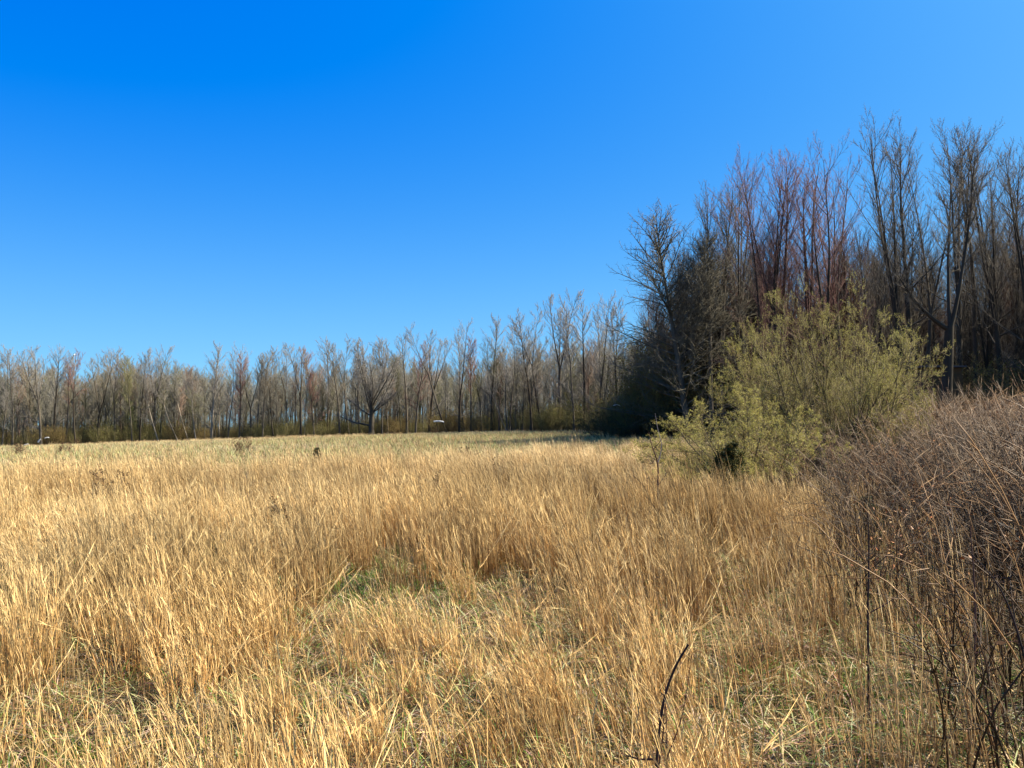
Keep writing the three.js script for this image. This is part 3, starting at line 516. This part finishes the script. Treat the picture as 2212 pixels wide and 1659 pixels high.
// ------------------------------------------------------------ brambles on the right
{
  const rnd0 = rng(54), cb = lin(0.026, 0.016, 0.009), ct = lin(0.155, 0.108, 0.06);
  const kinds = [0, 1, 2, 3, 4, 5].map(k => {
    const rnd = rng(900 + k), mb = new MB(), dry = k === 4;
    for (let i = 0; i < 13; i++) {
      const long = i % 5 === 0, L = long ? 1.9 + 0.7 * rnd() : 1.0 + 1.0 * rnd(), p = V((rnd() - 0.5) * 0.7, -0.03, (rnd() - 0.5) * 0.7), d = V((rnd() - 0.5) * 0.3, 1, (rnd() - 0.5) * 0.3), pts = [p], dirs = [], ns = 7, bow = -0.5 + 2.2 * rnd() * rnd(), wild = k > 2 || rnd() < 0.3, wa = rnd() * 6.28, wx = wild ? Math.cos(wa) : -1, wz = wild ? Math.sin(wa) : 0, g = rnd(), tone = long ? 2.0 : 0.3 + 0.9 * rnd() * rnd();
      for (let j = 1; j <= ns; j++) { d.x += wx * (0.45 + (long ? 0.35 : bow)) * (wild ? 0.34 : 0.2) * j / ns + (rnd() - 0.5) * 0.12; d.z += wz * (0.45 + bow) * 0.34 * j / ns; if (wild) d.y -= 0.12 * j / ns; d.y -= 0.16 * bow * bow * (j / ns) ** 2; d.z += (rnd() - 0.5) * 0.12; d.normalize(); dirs.push(d.clone()); pts.push(pts[j - 1].clone().addScaledVector(d, L / ns)); }
      const a = mixc(cb, ct, g * 0.4).map(v => v * tone), b = mixc(cb, ct, 0.4 + 0.6 * g).map(v => v * tone);
      mb.tube(pts, pts.map((_, j) => 0.0078 * (1 - 0.6 * j / ns)), 4, a, b);
      for (let j = 0; j < 8; j++) { const f = (0.25 + 0.72 * rnd()) * (ns - 0.01), q = Math.floor(f), bp = pts[q].clone().lerp(pts[q + 1], f - q), td = bent(dirs[q], (35 + 30 * rnd()) * R, rnd() * 6.28); td.x -= 0.25; td.normalize(); const tl = 0.12 + 0.3 * rnd(), m = bp.clone().addScaledVector(td, tl * 0.5); mb.tube([bp, m, m.clone().addScaledVector(V(td.x - 0.1, td.y + 0.1 * (rnd() - 0.3), td.z + 0.3 * (rnd() - 0.5)).normalize(), tl * 0.5)], [0.004, 0.003, 0.0015], 3, a, b); }
      for (let j = 0; j < (dry ? 9 : rnd() < 0.25 ? 1 : 0); j++) { const f = (0.3 + 0.7 * rnd()) * (ns - 0.01), q = Math.floor(f), bp = pts[q].clone().lerp(pts[q + 1], f - q), ld = bent(dirs[q], 1.2, rnd() * 6.28); mb.leaf(bp, ld, bent(ld, 1.57, rnd() * 6.28), 0.05 + 0.03 * rnd(), 0.025, [0.2 + 0.06 * rnd(), 0.1 + 0.03 * rnd(), 0.05]); }
    }
    return mb.geo();
  });
  const list = [], br = stuff('bramble_thicket', 'thicket of leafless grey-purple brambles and canes covering the right side', 'brambles');
  for (let k = 0; k < 5200; k++) {
    const d = 3.2 + Math.pow(rnd0(), 0.8) * 24, x = edgeX(Math.max(5, d)) - 0.3 + Math.pow(rnd0(), 1.15) * (4 + d * 0.75); if (x > d * 0.85 + 2.2) continue;
    const e = x - edgeX(Math.max(5, d)), w = smooth(-0.6, 2.2, e) * (0.5 + 0.5 * smooth(4.5, 8.5, d)) * (0.4 + 0.6 * smooth(0.32, 0.5, fbm(x * 0.6, d * 0.6 + 60))) * 0.62; if (rnd0() > w) continue;
    const s = (0.62 + 0.34 * rnd0()) * (0.72 + 0.34 * smooth(0, 4, e)) * (0.88 + 0.3 * noise(x * 0.8 + 3, d * 0.8)) * (1 + 0.14 * smooth(7, 13, x)), top = smooth(9, 14, x) * smooth(8, 13, d), tone = 0.8 + 0.5 * rnd0(), q = fbm(x * 0.4, d * 0.4 + 9);
    list.push([x, ground(x, -d), -d, (rnd0() - 0.5) * 1.3, s, s, rnd0() < 0.12 + 0.5 * top ? 4 : Math.floor(rnd0() * 4.99) % 5 === 4 ? 5 : Math.floor(rnd0() * 4), q > 0.5 ? [1.15 * tone, 0.92 * tone, 0.7 * tone] : [tone, tone * 0.95, 0.92 * tone]]);
  }
  scatter('canes', kinds, M.cane, list, br);
  const st = [], tufts = [0, 1].map(k => strawTuft(740 + k, 13, true, 0.6)), thin = stuff('sparse_straw', 'thin scattered straw stems growing among the brambles', 'tall grass');
  for (let k = 0; k < 900; k++) { const d = 3 + rnd0() * 13, x = edgeX(Math.max(5, d)) - 0.8 + rnd0() * (1.5 + d * 0.5); if (rnd0() > 0.5 - 0.2 * (x - edgeX(d))) continue; const s = 0.6 + 0.4 * rnd0(); st.push([x, ground(x, -d), -d, (rnd0() - 0.5) * 1.2, s, s, k % 2, [0.95, 0.95, 1]]); }
  scatter('straw_tufts', tufts, M.straw, st, thin);
}

// ------------------------------------------------------------ single stems, weeds, logs
function plantFrom(name, label, category, at, lines, m, group, partName = 'stem', side = 'twig') { // lines: [points, r0, r1, colour]
  const t = thing(name, label, category, at, 0, group), rnd = rng(Math.round(Math.abs(at.x * 977 + at.z * 131)) + 3);
  lines.forEach(([pts, r0, r1, c], k) => {
    const curve = new THREE.CatmullRomCurve3(pts.map(p => V(...p))), n = Math.max(3, pts.length * 3), P = curve.getPoints(n), mb = new MB();
    mb.tube(P, P.map((_, i) => (r0 + (r1 - r0) * i / n) * (0.9 + 0.2 * rnd())), 6, c || lin(0.035, 0.026, 0.024), c || lin(0.05, 0.036, 0.034), 0.5, rnd);
    if (r0 > 0.0035) for (let q = 0; q < 9; q++) { const i = 1 + Math.floor(rnd() * (n - 1)), d = V(rnd() - 0.5, rnd() * 0.6, rnd() - 0.5).normalize(); mb.tube([P[i], P[i].clone().addScaledVector(d, 0.012 + 0.014 * rnd()), P[i].clone().addScaledVector(d, 0.03)], [0.0022, 0.0016, 0.001], 3, lin(0.05, 0.035, 0.03), lin(0.08, 0.05, 0.045)); }
    part(k ? side : partName, mb.geo(), m, t);
  });
  return t;
}
const dk = lin(0.03, 0.022, 0.022), rd = lin(0.075, 0.035, 0.03), gr = lin(0.2, 0.17, 0.16);
const base = (px, d) => spot(px, d);
// offsets are metres: right, up, towards the viewer
plantFrom('sapling', 'black thorny sapling stem bending over to the right in the foreground straw', 'sapling', base(1404, 2.55), [
  [[[0, -0.05, 0], [0.0, 0.25, 0], [0.01, 0.5, 0], [0.035, 0.7, 0.01], [0.075, 0.81, 0.015], [0.115, 0.88, 0.02]], 0.0066, 0.0036, dk],
  [[[0.006, 0.50, 0], [-0.05, 0.505, 0.01], [-0.12, 0.53, 0.02]], 0.0038, 0.0018, rd],
  [[[0.0, 0.4, 0], [0.03, 0.53, -0.02], [0.045, 0.66, -0.03]], 0.0042, 0.002, rd],
  [[[0.05, 0.0, -0.02], [0.05, 0.35, -0.02], [0.045, 0.74, -0.02]], 0.0034, 0.0016, rd],
  [[[0.05, 0.5, -0.02], [0.1, 0.62, -0.03], [0.14, 0.84, -0.03]], 0.0026, 0.0012, rd],
], M.wood);
plantFrom('sapling', 'tall upright dark stem with one branch angled up right, beside the brambles', 'sapling', base(1856, 4.0), [
  [[[0, -0.05, 0], [0.01, 0.3, 0], [0.015, 0.6, 0], [0.03, 0.95, 0], [0.03, 1.15, 0]], 0.008, 0.002, dk],
  [[[0.013, 0.62, 0], [0.09, 0.67, 0.02], [0.2, 0.74, 0.02]], 0.0035, 0.0012, rd],
  [[[0.0, 0.18, 0], [-0.06, 0.34, 0.02], [-0.08, 0.5, 0.03]], 0.003, 0.001, rd],
], M.wood);
plantFrom('sapling', 'thin dark stem tilted right at the right border of the straw', 'sapling', base(1680, 6.2), [
  [[[0, -0.05, 0], [0.02, 0.25, 0], [0.06, 0.48, 0], [0.17, 0.72, 0]], 0.0065, 0.002, dk],
  [[[0.05, 0.44, 0], [0.13, 0.5, 0.02], [0.2, 0.6, 0.02]], 0.0025, 0.001, rd],
], M.wood);
plantFrom('sapling', 'stout brown cane rising straight through the brambles at lower right', 'sapling', base(2078, 3.7), [
  [[[0, -0.05, 0], [0.01, 0.35, 0], [0.03, 0.75, 0], [0.02, 1.12, 0]], 0.009, 0.0025, lin(0.08, 0.045, 0.036)],
  [[[0.015, 0.5, 0], [0.14, 0.56, 0.02], [0.3, 0.58, 0.04]], 0.0028, 0.001, rd],
  [[[0.0, 0.15, 0], [-0.1, 0.4, 0.03], [-0.16, 0.52, 0.05]], 0.004, 0.0015, dk],
], M.wood);
plantFrom('sapling', 'curved dark cane leaning left at the lower right picture edge', 'sapling', base(2196, 3.6), [
  [[[0.05, -0.05, 0], [0.02, 0.3, 0], [-0.03, 0.6, 0], [-0.12, 0.85, 0], [-0.26, 1.02, 0]], 0.008, 0.002, dk],
  [[[-0.02, 0.55, 0], [0.08, 0.7, 0.01], [0.2, 0.75, 0.02]], 0.003, 0.001, rd],
], M.wood);
plantFrom('sapling', 'low dark forked stem in the green patch at lower right', 'sapling', base(1636, 4.3), [
  [[[0, -0.05, 0], [-0.01, 0.15, 0], [0.0, 0.34, 0], [0.02, 0.42, 0]], 0.004, 0.0015, rd], [[[-0.01, 0.16, 0], [-0.05, 0.27, 0.01], [-0.06, 0.36, 0.01]], 0.0025, 0.001, rd],
], M.wood);
{ // bare sapling in the straw sea
  const H = 1.78, s = c => c.map(v => [v[0] * 1.15, v[1] * 1.1, v[2]]);
  plantFrom('bare_sapling', 'bare branching dark sapling standing above the straw left of the olive bushes', 'sapling', base(1424, 10.2), [
    [s([[0, -0.05, 0], [-0.02, 0.4, 0], [-0.03, 0.75, 0.02], [-0.03, 1.0, 0.02], [-0.09, 1.2, 0.02], [-0.13, 1.38, 0]]), 0.0192, 0.0044, rd],
    [s([[-0.03, 1.0, 0.02], [0.01, 1.13, 0], [0.02, 1.25, 0], [-0.02, 1.42, 0], [-0.05, H / 1.1, 0]]), 0.0088, 0.0026, gr],
    [s([[-0.02, 0.38, 0], [-0.12, 0.55, 0.03], [-0.2, 0.72, 0.05], [-0.33, 0.86, 0.06]]), 0.0105, 0.0033, rd],
    [s([[-0.16, 0.64, 0.04], [-0.16, 0.8, 0.05], [-0.19, 0.92, 0.05]]), 0.0061, 0.0022, rd],
    [s([[-0.02, 0.5, 0], [0.07, 0.62, 0.02], [0.14, 0.68, 0.02]]), 0.0061, 0.0022, rd],
    [s([[-0.03, 0.72, 0], [0.06, 0.84, -0.02], [0.1, 0.92, -0.02]]), 0.0053, 0.0022, rd],
    [s([[-0.08, 1.17, 0.02], [-0.02, 1.24, 0.02], [0.06, 1.36, 0.02]]), 0.0053, 0.0022, rd],
    [s([[-0.05, 1.1, 0.02], [-0.1, 1.0, 0.04], [-0.16, 1.05, 0.06]]), 0.0044, 0.0022, rd],
    [s([[0, 0.2, 0], [0.1, 0.42, 0.03], [0.22, 0.56, 0.03]]), 0.0070, 0.0022, rd],
  ], M.wood);
}
// dead weeds in the meadow
const weedG = [0, 1].map(k => { const rnd = rng(950 + k), stems = []; for (let i = 0; i < 9; i++) stems.push({ p: V((rnd() - 0.5) * 0.5, -0.03, (rnd() - 0.5) * 0.4), d: V((rnd() - 0.5) * 0.5, 1, (rnd() - 0.5) * 0.5), L: 0.55 + 0.4 * rnd(), r: 0.005 }); return grow(stems, { c0: lin(0.09, 0.05, 0.03), c1: lin(0.12, 0.065, 0.035), n: [8, 4], len: [0.4, 0.4], ang: [40, 40], up: [0.1, 0.3, 0.2], gnarl: [0.2, 0.2, 0.2], seg: [4, 2, 2], sides: [4, 3, 3], rad: [0.6, 0.6], first: [0.3, 0.2], thin: 0.002, leaves: 4, leafLen: 0.035, leafWid: 0.02, lc: lin(0.1, 0.055, 0.03), lc2: lin(0.06, 0.035, 0.02), leafMix: 0.4 }, rnd); });
for (const [px, d, s, label, k] of [[524, 37, 1.1, 'brown dead weed clump in the meadow below the tilted dark trunk', 0], [945, 14.5, 0.85, 'reddish dead weed standing in the straw left of centre', 1], [1008, 27, 0.9, 'brownish weed patch in the straw below the double-trunked tree', 0], [42, 38, 1.0, 'low dark weed clump in the meadow at the left picture edge', 1], [142, 40, 0.9, 'low dark weed clump second from the left picture edge', 0], [168, 96, 1.4, 'tiny dark weed stake at the far edge of the meadow', 1], [938, 84, 1.0, 'dark stubby weed below the white bar at the far wood', 0], [690, 26, 0.7, 'dark withered weed just below the lone evergreen seedling', 1], [150, 18, 0.8, 'dark dead weed in the straw at left', 0], [1070, 19, 0.9, 'small brown weed clump near the middle of the straw', 1], [240, 14, 0.9, 'brown upright dead weed in the left straw', 0], [610, 10, 0.75, 'thin brown weed between straw tufts left of the centre gap', 1]]) {
  const t = thing('dead_weed', label, 'weed', spot(px, d), px, 'dead weeds standing in the field'); t.scale.setScalar(s); part('stems', weedG[k].trunk, M.wood, t); part('twigs', weedG[k].crown, M.brush, t);
}
// bleached fallen wood
function log(px, py, d, dx, dy, L, r, label) {
  const at = spot(px, d), y = rise(py, d), mb = new MB(), rnd = rng(px + 7), a = V(-dx * L / 2, -dy * L / 2, 0), b = V(dx * L / 2, dy * L / 2, 0), c = lin(0.72, 0.68, 0.6);
  at.y = y; const t = thing('fallen_log', label, 'log', at, 0, 'bleached fallen logs at the wood edge');
  const P = [a, a.clone().lerp(b, 0.25).add(V(0, 0.04, 0.03)), a.clone().lerp(b, 0.6).add(V(0, 0.06, 0)), a.clone().lerp(b, 0.9).add(V(0, 0.02, 0)), b.clone().add(V(0.02, -0.05, 0))];
  mb.tube(P, [r * 1.1, r, r * 0.95, r * 0.85, r * 0.4], 7, c, c, 0.25, rnd); part('stem', mb.geo(), M.wood, t);
  const s = new MB(), gy = ground(at.x, at.z) - y; s.tube([a.clone().lerp(b, 0.3), a.clone().lerp(b, 0.3).add(V(0.1, gy * 0.6, -0.1)), a.clone().lerp(b, 0.35).add(V(0.2, gy - 0.1, -0.15))], [r * 0.5, r * 0.5, r * 0.6], 5, C0, C0, 0.4, rnd); part('branch', s.geo(), M.dark, t);
}
log(948, 911, 96, 1, -0.02, 1.3, 0.1, 'short white horizontal bar of bleached wood among trunks right of the spreading oak');
log(57, 962, 104, 1, 0.42, 1.0, 0.07, 'slanting white log, lowest of three pale pieces at far left');
log(88, 952, 106, 0.6, 0.8, 0.55, 0.1, 'stubby white log, middle of three pale pieces at far left');
log(104, 946, 106, 1, 0.15, 0.6, 0.07, 'small white branch, rightmost of three pale pieces at far left');
log(1332, 876, 54, 1, 0.0, 0.5, 0.025, 'thin bleached branch lying on top of the left dark bush');
// plank-sided hut beyond the forked tree
{
  const d = 37, at = spot(2038, d), hh = rise(794, d) - at.y, t = thing('plank_hut', 'low brown plank hut half hidden behind the forked tree', 'hut', at), rnd = rng(12), n = 11, W = 1.9;
  for (let k = 0; k < n; k++) { const q = 0.85 + 0.3 * rnd(), g = new THREE.BoxGeometry(W, hh / n - 0.012, 0.035); g.setAttribute('color', new THREE.Float32BufferAttribute(Array.from({ length: g.attributes.position.count }, () => [0.11 * q, 0.062 * q, 0.028 * q]).flat(), 3)); const m = part('plank', g, M.wood, t); m.position.set(0, hh * (k + 0.5) / n, 0.01 * rnd()); m.rotation.z = (rnd() - 0.5) * 0.006; }
  const solid = (name, w, h, dd, x, y, z, c) => { const g = new THREE.BoxGeometry(w, h, dd); g.setAttribute('color', new THREE.Float32BufferAttribute(Array.from({ length: g.attributes.position.count }, () => c).flat(), 3)); part(name, g, M.wood, t).position.set(x, y, z); };
  solid('wall', W - 0.1, hh - 0.02, 1.8, 0, hh / 2 - 0.01, -0.95, [0.1, 0.06, 0.035]); solid('roof', W + 0.3, 0.07, 2.3, 0, hh + 0.045, -0.9, [0.09, 0.075, 0.07]);
}
renderer.render(scene, camera);
